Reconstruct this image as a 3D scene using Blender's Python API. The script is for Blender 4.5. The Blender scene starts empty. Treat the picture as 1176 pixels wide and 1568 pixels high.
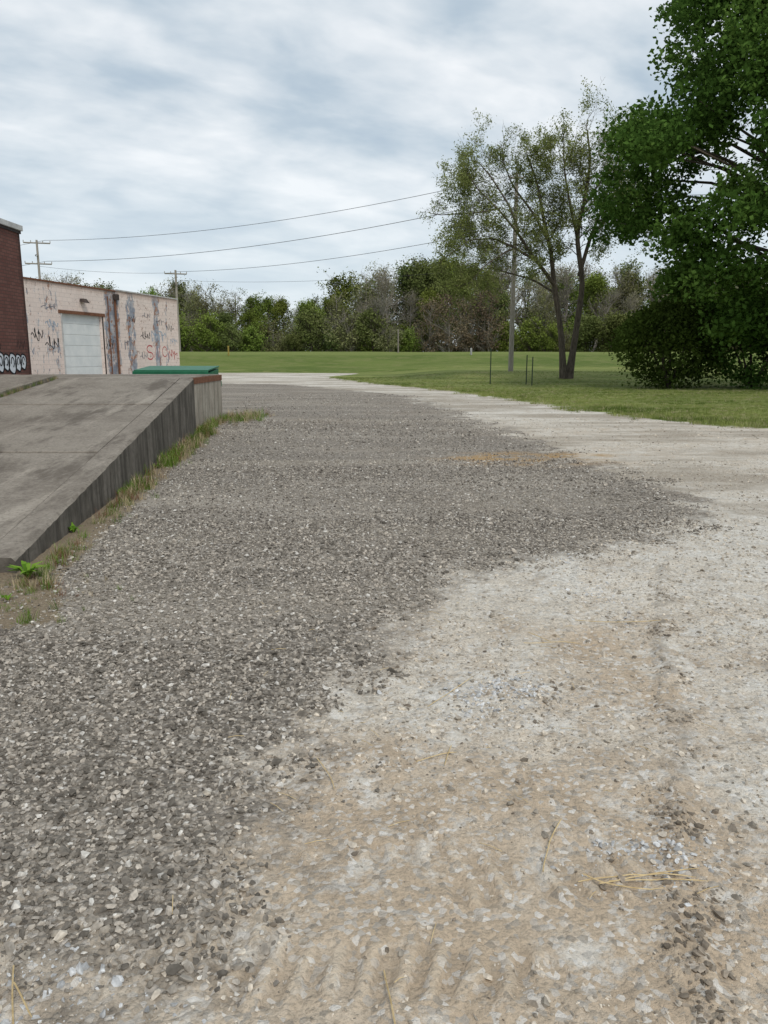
import bpy, bmesh, math
import numpy as np
from mathutils import Vector, Matrix
rng = np.random.default_rng(11)
sc = bpy.context.scene
sc.view_settings.view_transform='Standard'
sc.view_settings.look='None'
sc.view_settings.exposure=0
sc.view_settings.gamma=1
R=math.radians

# ------------------------------------------------------------ node helpers
def N(nt,typ,ins=None,**props):
    n=nt.nodes.new(typ)
    for k,v in props.items(): setattr(n,k,v)
    if ins:
        for k,v in ins.items():
            s=n.inputs[k]
            if isinstance(v,bpy.types.NodeSocket): nt.links.new(v,s)
            else: s.default_value=v
    return n
def MA(nt,op,a,b=0.0,clamp=False):
    return N(nt,'ShaderNodeMath',{0:a,1:b},operation=op,use_clamp=clamp).outputs[0]
def MIX(nt,f,a,b,blend='MIX'):
    def c(v):
        return v if isinstance(v,bpy.types.NodeSocket) else (v[0],v[1],v[2],1)
    n=N(nt,'ShaderNodeMix',None,data_type='RGBA',blend_type=blend)
    for i,v in ((0,f),(6,c(a)),(7,c(b))):
        if isinstance(v,bpy.types.NodeSocket): nt.links.new(v,n.inputs[i])
        else: n.inputs[i].default_value=v
    return n.outputs[2]
def MR(nt,v,a,b,c=0.0,d=1.0,smooth=True):
    n=N(nt,'ShaderNodeMapRange',{'Value':v,'From Min':a,'From Max':b,'To Min':c,'To Max':d})
    n.interpolation_type='SMOOTHSTEP' if smooth else 'LINEAR'
    return n.outputs[0]
def NOISE(nt,vec,scale,detail=4,rough=.55,dist=0.0):
    n=N(nt,'ShaderNodeTexNoise',{'Scale':scale,'Detail':detail,'Roughness':rough,'Distortion':dist})
    if vec is not None: nt.links.new(vec,n.inputs['Vector'])
    return n.outputs['Fac']
def MAPV(nt,vec,scale=(1,1,1),rot=(0,0,0),loc=(0,0,0)):
    return N(nt,'ShaderNodeMapping',{'Vector':vec,'Scale':scale,'Rotation':rot,'Location':loc}).outputs[0]
def newmat(name,rough=.9,spec=.2):
    m=bpy.data.materials.new(name); m.use_nodes=True
    nt=m.node_tree
    b=nt.nodes['Principled BSDF']
    b.inputs['Roughness'].default_value=rough
    b.inputs['Specular IOR Level'].default_value=spec
    return m,nt,b
def OBJC(nt): return N(nt,'ShaderNodeTexCoord').outputs['Object']
def POS(nt): return N(nt,'ShaderNodeNewGeometry').outputs['Position']
def simple(name,c1,c2,scale=8,rough=.9,bump=.0,stretch=(1,1,1),spec=.2,metal=0):
    m,nt,b=newmat(name,rough,spec)
    v=MAPV(nt,OBJC(nt),stretch)
    n=NOISE(nt,v,scale,5,.65)
    f=MR(nt,n,.3,.7)
    nt.links.new(MIX(nt,f,c1,c2),b.inputs['Base Color'])
    b.inputs['Metallic'].default_value=metal
    if bump:
        bp=N(nt,'ShaderNodeBump',{'Height':n,'Strength':.6,'Distance':bump})
        nt.links.new(bp.outputs[0],b.inputs['Normal'])
    return m

# ------------------------------------------------------------ numpy noise
TAB=np.random.default_rng(3).random((256,256))
def vn(x,y,s=0):
    x=np.asarray(x,float)+s*31.7; y=np.asarray(y,float)+s*17.3
    xi=np.floor(x).astype(int); yi=np.floor(y).astype(int)
    fx=x-xi; fy=y-yi; fx=fx*fx*(3-2*fx); fy=fy*fy*(3-2*fy)
    a=TAB[xi&255,yi&255];b=TAB[(xi+1)&255,yi&255];c=TAB[xi&255,(yi+1)&255];d=TAB[(xi+1)&255,(yi+1)&255]
    return a*(1-fx)*(1-fy)+b*fx*(1-fy)+c*(1-fx)*fy+d*fx*fy
def fbm(x,y,o=4,s=0):
    v=0;a=.5;t=0
    for i in range(o):
        v=v+a*vn(x*2**i,y*2**i,s+i); t+=a; a*=.5
    return v/t
def ss(a,b,x):
    t=np.clip((x-a)/(b-a),0,1); return t*t*(3-2*t)
def sdpoly(x,y,P):
    x=np.asarray(x,float);y=np.asarray(y,float)
    d=np.full(x.shape,1e9); ins=np.zeros(x.shape,bool)
    n=len(P)
    for i in range(n):
        ax,ay=P[i];bx,by=P[(i+1)%n]
        ex,ey=bx-ax,by-ay
        t=np.clip(((x-ax)*ex+(y-ay)*ey)/(ex*ex+ey*ey),0,1)
        d=np.minimum(d,np.hypot(x-ax-t*ex,y-ay-t*ey))
        c=((ay>y)!=(by>y))
        with np.errstate(divide='ignore',invalid='ignore'):
            xi=(bx-ax)*(y-ay)/((by-ay) if by!=ay else 1e-9)+ax
        ins^=(c&(x<xi))
    return np.where(ins,d,-d)
def segdist(x,y,P):
    d=np.full(np.shape(x),1e9)
    for (ax,ay),(bx,by) in zip(P[:-1],P[1:]):
        ex,ey=bx-ax,by-ay
        t=np.clip(((x-ax)*ex+(y-ay)*ey)/(ex*ex+ey*ey),0,1)
        d=np.minimum(d,np.hypot(x-ax-t*ex,y-ay-t*ey))
    return d

# ------------------------------------------------------------ mesh helpers
def link(o,parent=None):
    sc.collection.objects.link(o)
    if parent is not None: o.parent=parent
    return o
def empty(name,loc=(0,0,0),rotz=0):
    e=bpy.data.objects.new(name,None); e.location=loc; e.rotation_euler=(0,0,rotz)
    e.empty_display_size=.2
    return link(e)
def npmesh(name,V,F,mats=(),midx=None,attrs=None,smooth=False):
    V=np.asarray(V,np.float32);F=np.asarray(F,np.int32)
    me=bpy.data.meshes.new(name)
    me.vertices.add(len(V)); me.vertices.foreach_set('co',V.ravel())
    k=F.shape[1]
    me.loops.add(F.size); me.loops.foreach_set('vertex_index',F.ravel())
    me.polygons.add(len(F)); me.polygons.foreach_set('loop_start',np.arange(0,F.size,k,dtype=np.int32))
    if midx is not None: me.polygons.foreach_set('material_index',np.asarray(midx,np.int32))
    me.polygons.foreach_set('use_smooth',np.full(len(F),smooth))
    me.update(calc_edges=True)
    for m in mats: me.materials.append(m)
    if attrs:
        for an,av in attrs.items():
            a=me.attributes.new(an,'FLOAT','POINT'); a.data.foreach_set('value',np.asarray(av,np.float32))
    return me
def pymesh(name,V,F,mat=None,parent=None,bevel=0,smooth=False):
    me=bpy.data.meshes.new(name); me.from_pydata([tuple(v) for v in V],[],F)
    if mat: me.materials.append(mat)
    me.update()
    o=bpy.data.objects.new(name,me); link(o,parent)
    if bevel:
        b=o.modifiers.new('bevel','BEVEL'); b.width=bevel; b.segments=2; b.limit_method='ANGLE'
    return o
BF=[(0,3,2,1),(4,5,6,7),(0,1,5,4),(1,2,6,5),(2,3,7,6),(3,0,4,7)]
def box(name,a,b,mat,parent=None,bevel=0):
    x0,y0,z0=a;x1,y1,z1=b
    V=[(x0,y0,z0),(x1,y0,z0),(x1,y1,z0),(x0,y1,z0),(x0,y0,z1),(x1,y0,z1),(x1,y1,z1),(x0,y1,z1)]
    return pymesh(name,V,BF,mat,parent,bevel)
class Acc:
    def __init__(s): s.V=[];s.F=[];s.n=0;s.T=[];s.M=[];s.leaf=[]
    def add(s,V,F,tone=.5,mi=0):
        V=np.asarray(V,float);F=np.asarray(F,int)
        s.V.append(V);s.F.append(F+s.n);s.n+=len(V)
        s.T.append(np.full(len(V),tone) if np.isscalar(tone) else tone)
        s.M.append(np.full(len(F),mi))
    def tube(s,P,rad,sides=5,mi=0,tone=.5):
        P=np.asarray(P,float);n=len(P)
        T=np.gradient(P,axis=0);T/=np.linalg.norm(T,axis=1)[:,None]+1e-9
        ref=np.array([.31,.95,.05]) if abs(T[0,1])<.8 else np.array([1.,.1,0])
        U=np.stack([T[:,1]*ref[2]-T[:,2]*ref[1],T[:,2]*ref[0]-T[:,0]*ref[2],T[:,0]*ref[1]-T[:,1]*ref[0]],1)
        U/=np.linalg.norm(U,axis=1)[:,None]+1e-9
        W=np.stack([T[:,1]*U[:,2]-T[:,2]*U[:,1],T[:,2]*U[:,0]-T[:,0]*U[:,2],T[:,0]*U[:,1]-T[:,1]*U[:,0]],1)
        a=np.arange(sides)*2*math.pi/sides
        rad=np.broadcast_to(np.asarray(rad,float),(n,))
        V=P[:,None,:]+rad[:,None,None]*(np.cos(a)[None,:,None]*U[:,None,:]+np.sin(a)[None,:,None]*W[:,None,:])
        i=np.arange(n-1)[:,None]*sides;j=np.arange(sides)[None,:];k=(j+1)%sides
        F=np.stack([i+j,i+k,i+sides+k,i+sides+j],-1).reshape(-1,4)
        s.add(V.reshape(-1,3),F,tone,mi)
    def mesh(s,name,mats,smooth=False):
        return npmesh(name,np.concatenate(s.V),np.concatenate(s.F),mats,np.concatenate(s.M),{'tone':np.concatenate(s.T)},smooth)
    def obj(s,name,mats,parent=None,smooth=False):
        return link(bpy.data.objects.new(name,s.mesh(name,mats,smooth)),parent)
def unit(v):
    return v/(np.linalg.norm(v)+1e-9)
def leaves(acc,P,size,tone,mi=1,aspect=.55,up=.6,r=rng):
    P=np.asarray(P,float);n=len(P)
    nr=r.normal(0,1,(n,3));nr[:,2]+=up*np.sign(r.random(n)-.15)*1.2
    nr/=np.linalg.norm(nr,axis=1)[:,None]
    a=r.normal(0,1,(n,3));a[:,2]-=.4
    a-=nr*(a*nr).sum(1)[:,None];a/=np.linalg.norm(a,axis=1)[:,None]+1e-9
    b=np.cross(nr,a)
    s=size*r.uniform(.6,1.3,n)[:,None]
    V=np.stack([P-a*s*.5,P+b*s*aspect*.5+a*s*.02,P+a*s*.5-nr*s*.12,P-b*s*aspect*.5+a*s*.02],1).reshape(-1,3)
    F=np.arange(4*n).reshape(n,4)
    acc.add(V,F,np.repeat(tone,4),mi)

# ------------------------------------------------------------ foliage / bark materials
def leafmat(name,cd,cm,cl,trans=.3):
    m=bpy.data.materials.new(name);m.use_nodes=True;nt=m.node_tree
    nt.nodes.clear()
    at=N(nt,'ShaderNodeAttribute',attribute_name='tone')
    rp=N(nt,'ShaderNodeValToRGB',{'Fac':at.outputs['Fac']})
    e=rp.color_ramp.elements
    e[0].position=0;e[0].color=(*cd,1);e[1].position=1;e[1].color=(*cl,1)
    x=e.new(.5);x.color=(*cm,1)
    oi=N(nt,'ShaderNodeObjectInfo')
    hs=N(nt,'ShaderNodeHueSaturation',{'Color':rp.outputs[0],'Hue':MR(nt,oi.outputs['Random'],0,1,.475,.51,False),'Value':MR(nt,oi.outputs['Random'],0,1,.75,1.25,False)})
    d=N(nt,'ShaderNodeBsdfDiffuse',{'Color':hs.outputs[0]})
    surf=d.outputs[0]
    if trans>0:
        t=N(nt,'ShaderNodeBsdfTranslucent',{'Color':hs.outputs[0]})
        surf=N(nt,'ShaderNodeMixShader',{0:trans,1:d.outputs[0],2:t.outputs[0]}).outputs[0]
    N(nt,'ShaderNodeOutputMaterial',{'Surface':surf})
    return m
L_dark=leafmat('leaf_dark',(.042,.08,.016),(.074,.135,.028),(.135,.215,.048))
L_olive=leafmat('leaf_olive',(.12,.145,.05),(.19,.225,.075),(.29,.32,.12))
L_weed=leafmat('leaf_weed',(.08,.16,.02),(.13,.26,.03),(.22,.36,.05))
L_bright=leafmat('leaf_bright',(.085,.13,.025),(.145,.205,.042),(.225,.295,.07),0)
L_mid=leafmat('leaf_mid',(.07,.10,.03),(.12,.155,.05),(.185,.225,.08),0)
L_fol=leafmat('leaf_far_olive',(.115,.13,.055),(.18,.19,.085),(.255,.26,.125),0)
L_bud=leafmat('leaf_bud',(.17,.165,.10),(.245,.235,.15),(.32,.305,.20),0)
L_red=leafmat('leaf_russet',(.13,.10,.065),(.195,.155,.10),(.25,.215,.13),0)
bark=simple('bark',(.065,.052,.04),(.15,.125,.10),6,bump=.03,stretch=(2,2,.4))
bark_gray=simple('bark_gray',(.18,.165,.14),(.33,.30,.26),6,stretch=(2,2,.4))

# ------------------------------------------------------------ terrain
LAWN=[(-4.6,62),(-1,47),(3.3,35.5),(5.0,28.5),(5.75,24.8),(6.9,20),(8.3,17.6),(12,15.8),(20,13.5),(40,11),(120,8),(120,90),(-2.5,90),(-2.5,70)]
DARK=[(-.555,1.78),(-.47,2.06),(-.42,2.68),(-.377,3.22),(-.09,3.64),(.05,4.41),(.5,5.54),(1.5,6.12),(3.0,7.3),(3.5,8.6),(2.94,13.2),(2.27,20.4),(1.0,32),(-5.6,45),(-24,49),(-24,2.6),(-6,1.9),(-1.1,1.92),(-.89,1.87)]
def gz(x,y):
    x=np.asarray(x,float);y=np.asarray(y,float)
    z=.45*ss(50,61,y)*ss(-1,7,x)
    lev=ss(79,86,y)*(1-.85*ss(90,104,y))
    z=z*(1-ss(79,86,y))+2.05*lev
    z=z+.10*(fbm(x/9,y/9,3,5)-.5)*ss(14,40,y)
    return z
TRR=[(.80,1.6),(.83,1.8),(.98,2.28),(1.25,3.1),(1.53,4.0),(1.8,4.8),(2.15,5.7)]
TRL=[(.40,2.25),(.73,3.22),(1.02,4.1),(1.42,5.54),(1.6,6.1)]
def wob(x,y,a=.16,s=0): return x+a*(fbm(x*1.6,y*1.6,4,80+s)-.5),y
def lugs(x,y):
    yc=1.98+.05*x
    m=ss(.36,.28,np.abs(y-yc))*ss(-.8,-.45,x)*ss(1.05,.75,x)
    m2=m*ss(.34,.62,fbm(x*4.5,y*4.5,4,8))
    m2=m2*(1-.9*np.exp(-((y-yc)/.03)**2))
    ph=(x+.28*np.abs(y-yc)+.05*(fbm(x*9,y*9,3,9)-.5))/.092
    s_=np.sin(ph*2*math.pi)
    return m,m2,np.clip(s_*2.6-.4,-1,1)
def ribs(x,y):
    dR=segdist(x,y,TRR);dL=segdist(x,y,TRL)
    inn=ss(.0,.06,dR)*ss(.0,.06,dL)*(sdpoly(x,y,TRR[1:]+TRL[::-1])>0)*ss(2.4,2.7,y)
    m=inn*ss(.35,.6,fbm(x*2.4,y*1.6,3,12))
    return inn,m*np.sin((y-.25*x+.03*fbm(x*6,y*6,2,14))/.052*2*math.pi),dR,dL
def micro(x,y):
    near=1-ss(9,14,y)
    sd=np.clip(sdpoly(x,y,DARK),-1,1)
    dk=ss(-.1,.1,sd)
    h=.030*(fbm(x*.9,y*.9,3,1)-.5)+.016*(fbm(x*6,y*6,3,2)-.5)
    h+=dk*(.016*(fbm(x*14,y*14,2,3)-.5)+.006)
    m,m2,lg=lugs(x,y)
    h+=(1-dk)*(1-.4*m)*(.024*(fbm(x*17,y*17,4,4)-.5))
    h+=m2*lg*.0080-.006*m
    inn,rb_,dR,dL=ribs(x,y)
    h+=-.010*inn+.005*rb_
    xw,yw=wob(x,y)
    h+=.024*np.exp(-(segdist(xw,yw,TRR)/.06)**2)*ss(.3,.7,fbm(x*5,y*5,3,6))
    h-=.010*np.exp(-(segdist(xw,yw,TRL)/.022)**2)*ss(.35,.6,fbm(x*3,y*3,3,7))
    return h*near
def axis(fine0,fine1,st,lo,hi,g=1.09):
    a=list(np.arange(fine0,fine1+1e-6,st))
    s=st;p=a[-1]
    while p<hi: s*=g;p+=s;a.append(p)
    s=st;p=a[0];b=[]
    while p>lo: s*=g;p-=s;b.append(p)
    return np.array(b[::-1]+a)
xs=axis(-2.2,3.0,.012,-500,500,1.06);ys=axis(1.2,5.6,.012,-80,900,1.035)
X,Y=np.meshgrid(xs,ys);Xf=X.ravel();Yf=Y.ravel()
Z=gz(Xf,Yf)+micro(Xf,Yf)
nx,ny=len(xs),len(ys)
ii=(np.arange(ny-1)[:,None]*nx+np.arange(nx-1)[None,:]).ravel()
F=np.stack([ii,ii+1,ii+nx+1,ii+nx],1)
sd_d=np.clip(sdpoly(Xf,Yf,DARK),-4,4)
sd_g=sdpoly(Xf,Yf,LAWN)
sd_g=np.maximum(sd_g,Yf-74.5-.04*np.abs(Xf))
sd_g=np.maximum(sd_g,np.maximum(-Xf-60,Yf*0-99))
sd_g=np.clip(sd_g,-4,4)
def G(cx,cy,rx,ry): return np.exp(-(((Xf-cx)/rx)**2+((Yf-cy)/ry)**2))
tan=np.clip(G(.1,2.3,.9,.9)+.8*G(.8,2.0,.9,.5)+.8*G(1.15,4.0,.35,.9)+.9*G(-2.8,4.9,.7,.6)+.4*G(2.0,3.5,1.5,1.0),0,1)
white=np.clip(G(3.4,6.5,1.6,3.2)+.8*G(1.2,5.6,.7,.7)+.7*G(.35,3.4,.5,.4)+.7*G(1.8,2.8,.5,.8)+ss(16,24,Yf)*.9,0,1)
stain=np.clip(G(2.0,12.0,1.3,.9)+.5*G(3.3,12.6,1.6,.8),0,1)
Xw,Yw=wob(Xf,Yf)
grit=(np.exp(-(segdist(Xw,Yw,TRR)/.12)**2)*.9+.7*np.exp(-(segdist(Xw,Yw,TRL)/.03)**2))*ss(.3,.65,fbm(Xf*2.5,Yf*2.5,4,33))
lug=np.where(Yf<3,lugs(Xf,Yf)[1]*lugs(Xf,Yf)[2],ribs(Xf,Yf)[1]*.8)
RAMPFOOT=[(-2.3,4.6),(-2.62,5.3),(-3.2,10),(-3.78,15.6),(-4.1,17.5),(-4.2,20.6)]
foot=np.exp(-(np.clip(segdist(Xf,Yf,RAMPFOOT)-.14,0,9)/.16)**2)
foot=np.maximum(foot,.8*G(-2.9,4.6,.8,.5))
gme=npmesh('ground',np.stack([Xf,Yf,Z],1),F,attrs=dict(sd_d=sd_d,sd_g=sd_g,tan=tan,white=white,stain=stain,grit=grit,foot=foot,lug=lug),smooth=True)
ground=link(bpy.data.objects.new('ground',gme))

gm,nt,b=newmat('ground_gravel_and_grass',.95,.1)
P=POS(nt)
def AT(n): return N(nt,'ShaderNodeAttribute',attribute_name=n).outputs['Fac']
n_big=NOISE(nt,P,.35,4,.6);n_mid=NOISE(nt,P,1.6,5,.6);n_fine=NOISE(nt,P,9,4,.65);n_vf=NOISE(nt,P,70,3,.7)
streak=NOISE(nt,MAPV(nt,P,(.22,.8,1)),1.0,5,.6)
YY=N(nt,'ShaderNodeSeparateXYZ',{0:P}).outputs[1]
wide=MR(nt,YY,5,16,1.0,3.2)
e=MA(nt,'ADD',AT('sd_d'),MA(nt,'MULTIPLY',MA(nt,'MULTIPLY',MA(nt,'SUBTRACT',n_mid,.5),1.3),wide))
e=MA(nt,'ADD',e,MA(nt,'MULTIPLY',MA(nt,'SUBTRACT',n_fine,.5),1.0))
dark=MR(nt,e,-.30,.25)
vo=N(nt,'ShaderNodeTexVoronoi',{'Vector':P,'Scale':50.0,'Randomness':1.0})
vcol=N(nt,'ShaderNodeSeparateColor',{0:vo.outputs['Color']})
rnd=vcol.outputs[0]
rp=N(nt,'ShaderNodeValToRGB',{'Fac':rnd});el=rp.color_ramp.elements
el[0].color=(.14,.122,.104,1);el[1].color=(.64,.59,.53,1);q=el.new(.45);q.color=(.295,.262,.222,1);q=el.new(.8);q.color=(.41,.367,.315,1)
dcol=MIX(nt,MR(nt,vo.outputs['Distance'],.25,.75,0,.45),rp.outputs[0],(.11,.096,.08))
dcol=MIX(nt,MR(nt,streak,.42,.68,0,.55),dcol,(.45,.405,.345))
dcol=MIX(nt,MR(nt,n_big,.5,.75,0,.45),dcol,(.25,.205,.16))
wh=MIX(nt,n_fine,(.78,.72,.63),(.57,.515,.43))
tn=MIX(nt,n_fine,(.62,.50,.37),(.47,.37,.265))
tf=MR(nt,MA(nt,'SUBTRACT',MA(nt,'ADD',MA(nt,'MULTIPLY',AT('tan'),.6),MA(nt,'MULTIPLY',MA(nt,'SUBTRACT',n_mid,.4),2.0)),MA(nt,'MULTIPLY',AT('white'),.5)),.0,.85)
lc=MIX(nt,tf,wh,tn)
lc=MIX(nt,MR(nt,n_vf,.42,.66,.0,.6),lc,(.31,.26,.20))
dust=NOISE(nt,P,3.2,6,.72)
lc=MIX(nt,MR(nt,dust,.50,.66,0,.55),lc,(.37,.30,.225))
wn=MA(nt,'ADD',NOISE(nt,MAPV(nt,P,loc=(5,3,1)),4.5,6,.72),MA(nt,'MULTIPLY',AT('white'),.12))
lc=MIX(nt,MR(nt,wn,.53,.66,0,.75),lc,MIX(nt,rnd,(.60,.57,.51),(.84,.81,.75)))
lc=MIX(nt,MR(nt,MA(nt,'ADD',rnd,MA(nt,'MULTIPLY',dust,.6)),.95,1.1,0,.65),lc,MIX(nt,vcol.outputs[1],(.24,.215,.18),(.80,.78,.74)))
lc=MIX(nt,MR(nt,MA(nt,'ADD',AT('grit'),MA(nt,'MULTIPLY',MA(nt,'SUBTRACT',n_fine,.5),2.2)),.5,1.3,0,.5),lc,MIX(nt,rnd,(.19,.16,.125),(.36,.31,.26)))
dp=NOISE(nt,MAPV(nt,P,(.35,1.0,1)),.55,6,.65)
far=MR(nt,YY,5.5,9,0,.85)
lc=MIX(nt,MA(nt,'MULTIPLY',MR(nt,dp,.45,.58),far),lc,MIX(nt,rnd,(.25,.21,.165),(.48,.425,.35)))
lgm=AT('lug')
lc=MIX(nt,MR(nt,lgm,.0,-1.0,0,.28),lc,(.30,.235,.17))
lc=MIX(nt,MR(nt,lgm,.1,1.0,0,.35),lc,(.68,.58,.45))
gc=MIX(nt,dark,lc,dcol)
gc=MIX(nt,MR(nt,MA(nt,'MULTIPLY',AT('stain'),MR(nt,n_mid,.3,.65)),.12,.9,0,.7),gc,(.48,.30,.12))
gc=MIX(nt,MR(nt,MA(nt,'ADD',AT('foot'),MA(nt,'MULTIPLY',MA(nt,'SUBTRACT',n_fine,.5),1.3)),.4,.75,0,.85),gc,MIX(nt,n_vf,(.14,.10,.065),(.38,.31,.21)))
ge=MA(nt,'ADD',AT('sd_g'),MA(nt,'MULTIPLY',MA(nt,'SUBTRACT',n_mid,.5),2.2))
ge=MA(nt,'ADD',ge,MA(nt,'MULTIPLY',MA(nt,'SUBTRACT',n_fine,.5),.8))
gmask=MR(nt,ge,-.12,.12)
gs=NOISE(nt,MAPV(nt,P,(.25,1.0,1)),.25,6,.7)
grc=MIX(nt,MR(nt,gs,.40,.60),(.115,.16,.036),(.235,.275,.08))
grc=MIX(nt,MR(nt,NOISE(nt,P,25,3,.8),.4,.75,0,.6),grc,(.065,.092,.026))
grc=MIX(nt,MR(nt,NOISE(nt,MAPV(nt,P,(.3,1,1)),1.6,5,.75),.46,.66,0,.7),grc,(.31,.29,.13))
grc=MIX(nt,MR(nt,YY,78.5,80.5,0,.55),grc,(.085,.125,.034))
grc=MIX(nt,MR(nt,YY,83.5,85.5,0,.7),grc,(.19,.225,.07))
gc=MIX(nt,gmask,gc,grc)
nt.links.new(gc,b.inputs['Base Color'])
hb=MA(nt,'MULTIPLY',MA(nt,'SUBTRACT',1.0,vo.outputs['Distance']),MA(nt,'ADD',.35,MA(nt,'MULTIPLY',dark,.65)))
hb=MA(nt,'ADD',hb,MA(nt,'MULTIPLY',n_vf,.9))
bp=N(nt,'ShaderNodeBump',{'Height':hb,'Strength':1.0,'Distance':.014})
nt.links.new(bp.outputs[0],b.inputs['Normal'])
gme.materials.append(gm)

# ------------------------------------------------------------ instancing via geometry nodes
def scatter(name,P,rot,scl,idx,col,coll,parent=None):
    me=bpy.data.meshes.new(name);n=len(P)
    me.vertices.add(n);me.vertices.foreach_set('co',np.asarray(P,np.float32).ravel())
    for an,av,t in (('rot',rot,'FLOAT_VECTOR'),('scl',scl,'FLOAT_VECTOR'),('col',col,'FLOAT_VECTOR')):
        a=me.attributes.new(an,t,'POINT');a.data.foreach_set('vector',np.asarray(av,np.float32).ravel())
    a=me.attributes.new('idx','INT','POINT');a.data.foreach_set('value',np.asarray(idx,np.int32))
    o=link(bpy.data.objects.new(name,me),parent)
    ng=bpy.data.node_groups.new(name+'_gn','GeometryNodeTree')
    ng.interface.new_socket('Geometry',in_out='INPUT',socket_type='NodeSocketGeometry')
    ng.interface.new_socket('Geometry',in_out='OUTPUT',socket_type='NodeSocketGeometry')
    gi=ng.nodes.new('NodeGroupInput');go=ng.nodes.new('NodeGroupOutput')
    ip=ng.nodes.new('GeometryNodeInstanceOnPoints')
    ci=ng.nodes.new('GeometryNodeCollectionInfo');ci.inputs['Collection'].default_value=coll
    ci.inputs['Separate Children'].default_value=True;ci.inputs['Reset Children'].default_value=True
    def na(an,dt):
        x=ng.nodes.new('GeometryNodeInputNamedAttribute');x.data_type=dt;x.inputs['Name'].default_value=an
        return x.outputs['Attribute']
    er=ng.nodes.new('FunctionNodeEulerToRotation')
    L=ng.links.new
    L(gi.outputs[0],ip.inputs['Points']);L(ci.outputs[0],ip.inputs['Instance'])
    ip.inputs['Pick Instance'].default_value=True
    L(na('idx','INT'),ip.inputs['Instance Index'])
    L(na('rot','FLOAT_VECTOR'),er.inputs[0]);L(er.outputs[0],ip.inputs['Rotation'])
    L(na('scl','FLOAT_VECTOR'),ip.inputs['Scale'])
    L(ip.outputs[0],go.inputs[0])
    m=o.modifiers.new('scatter','NODES');m.node_group=ng
    return o
def instmat(name,noise=True):
    m=bpy.data.materials.new(name);m.use_nodes=True;nt=m.node_tree;nt.nodes.clear()
    at=N(nt,'ShaderNodeAttribute',attribute_name='col',attribute_type='INSTANCER')
    c=at.outputs['Color']
    if noise:
        n=NOISE(nt,OBJC(nt),1.8,2,.6)
        c=MIX(nt,1.0,c,MIX(nt,MR(nt,n,.3,.7),(.75,.75,.75),(1.15,1.15,1.15)),'MULTIPLY')
    d=N(nt,'ShaderNodeBsdfDiffuse',{'Color':c});N(nt,'ShaderNodeOutputMaterial',{'Surface':d.outputs[0]})
    return m
stone_mat=instmat('stone')
coll=bpy.data.collections.new('stone_shapes')
for i in range(8):
    bm=bmesh.new()
    for k in range(13):
        v=rng.normal(0,1,3);v/=np.linalg.norm(v);v*=rng.uniform(.8,1)
        v*=np.array([1,rng.uniform(.65,.9),rng.uniform(.5,.7)])*.5
        bm.verts.new(v)
    r=bmesh.ops.convex_hull(bm,input=bm.verts)
    bmesh.ops.delete(bm,geom=[g for g in r['geom_interior'] if isinstance(g,bmesh.types.BMVert)],context='VERTS')
    me=bpy.data.meshes.new('stone_shape');bm.to_mesh(me);bm.free();me.materials.append(stone_mat)
    coll.objects.link(bpy.data.objects.new('stone_shape_%d'%i,me))
def cand(x0,x1,y0,y1,dens):
    n=int((x1-x0)*(y1-y0)*dens)
    return rng.uniform(x0,x1,n),rng.uniform(y0,y1,n)
PX=[];PY=[];PS=[];PC=[];PZ=[]
def wedge(x,y,m=1.0): return np.abs(x)<.56*y+m
def inramp(x,y): return x< -2.55-(y-5.4)*.113
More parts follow.
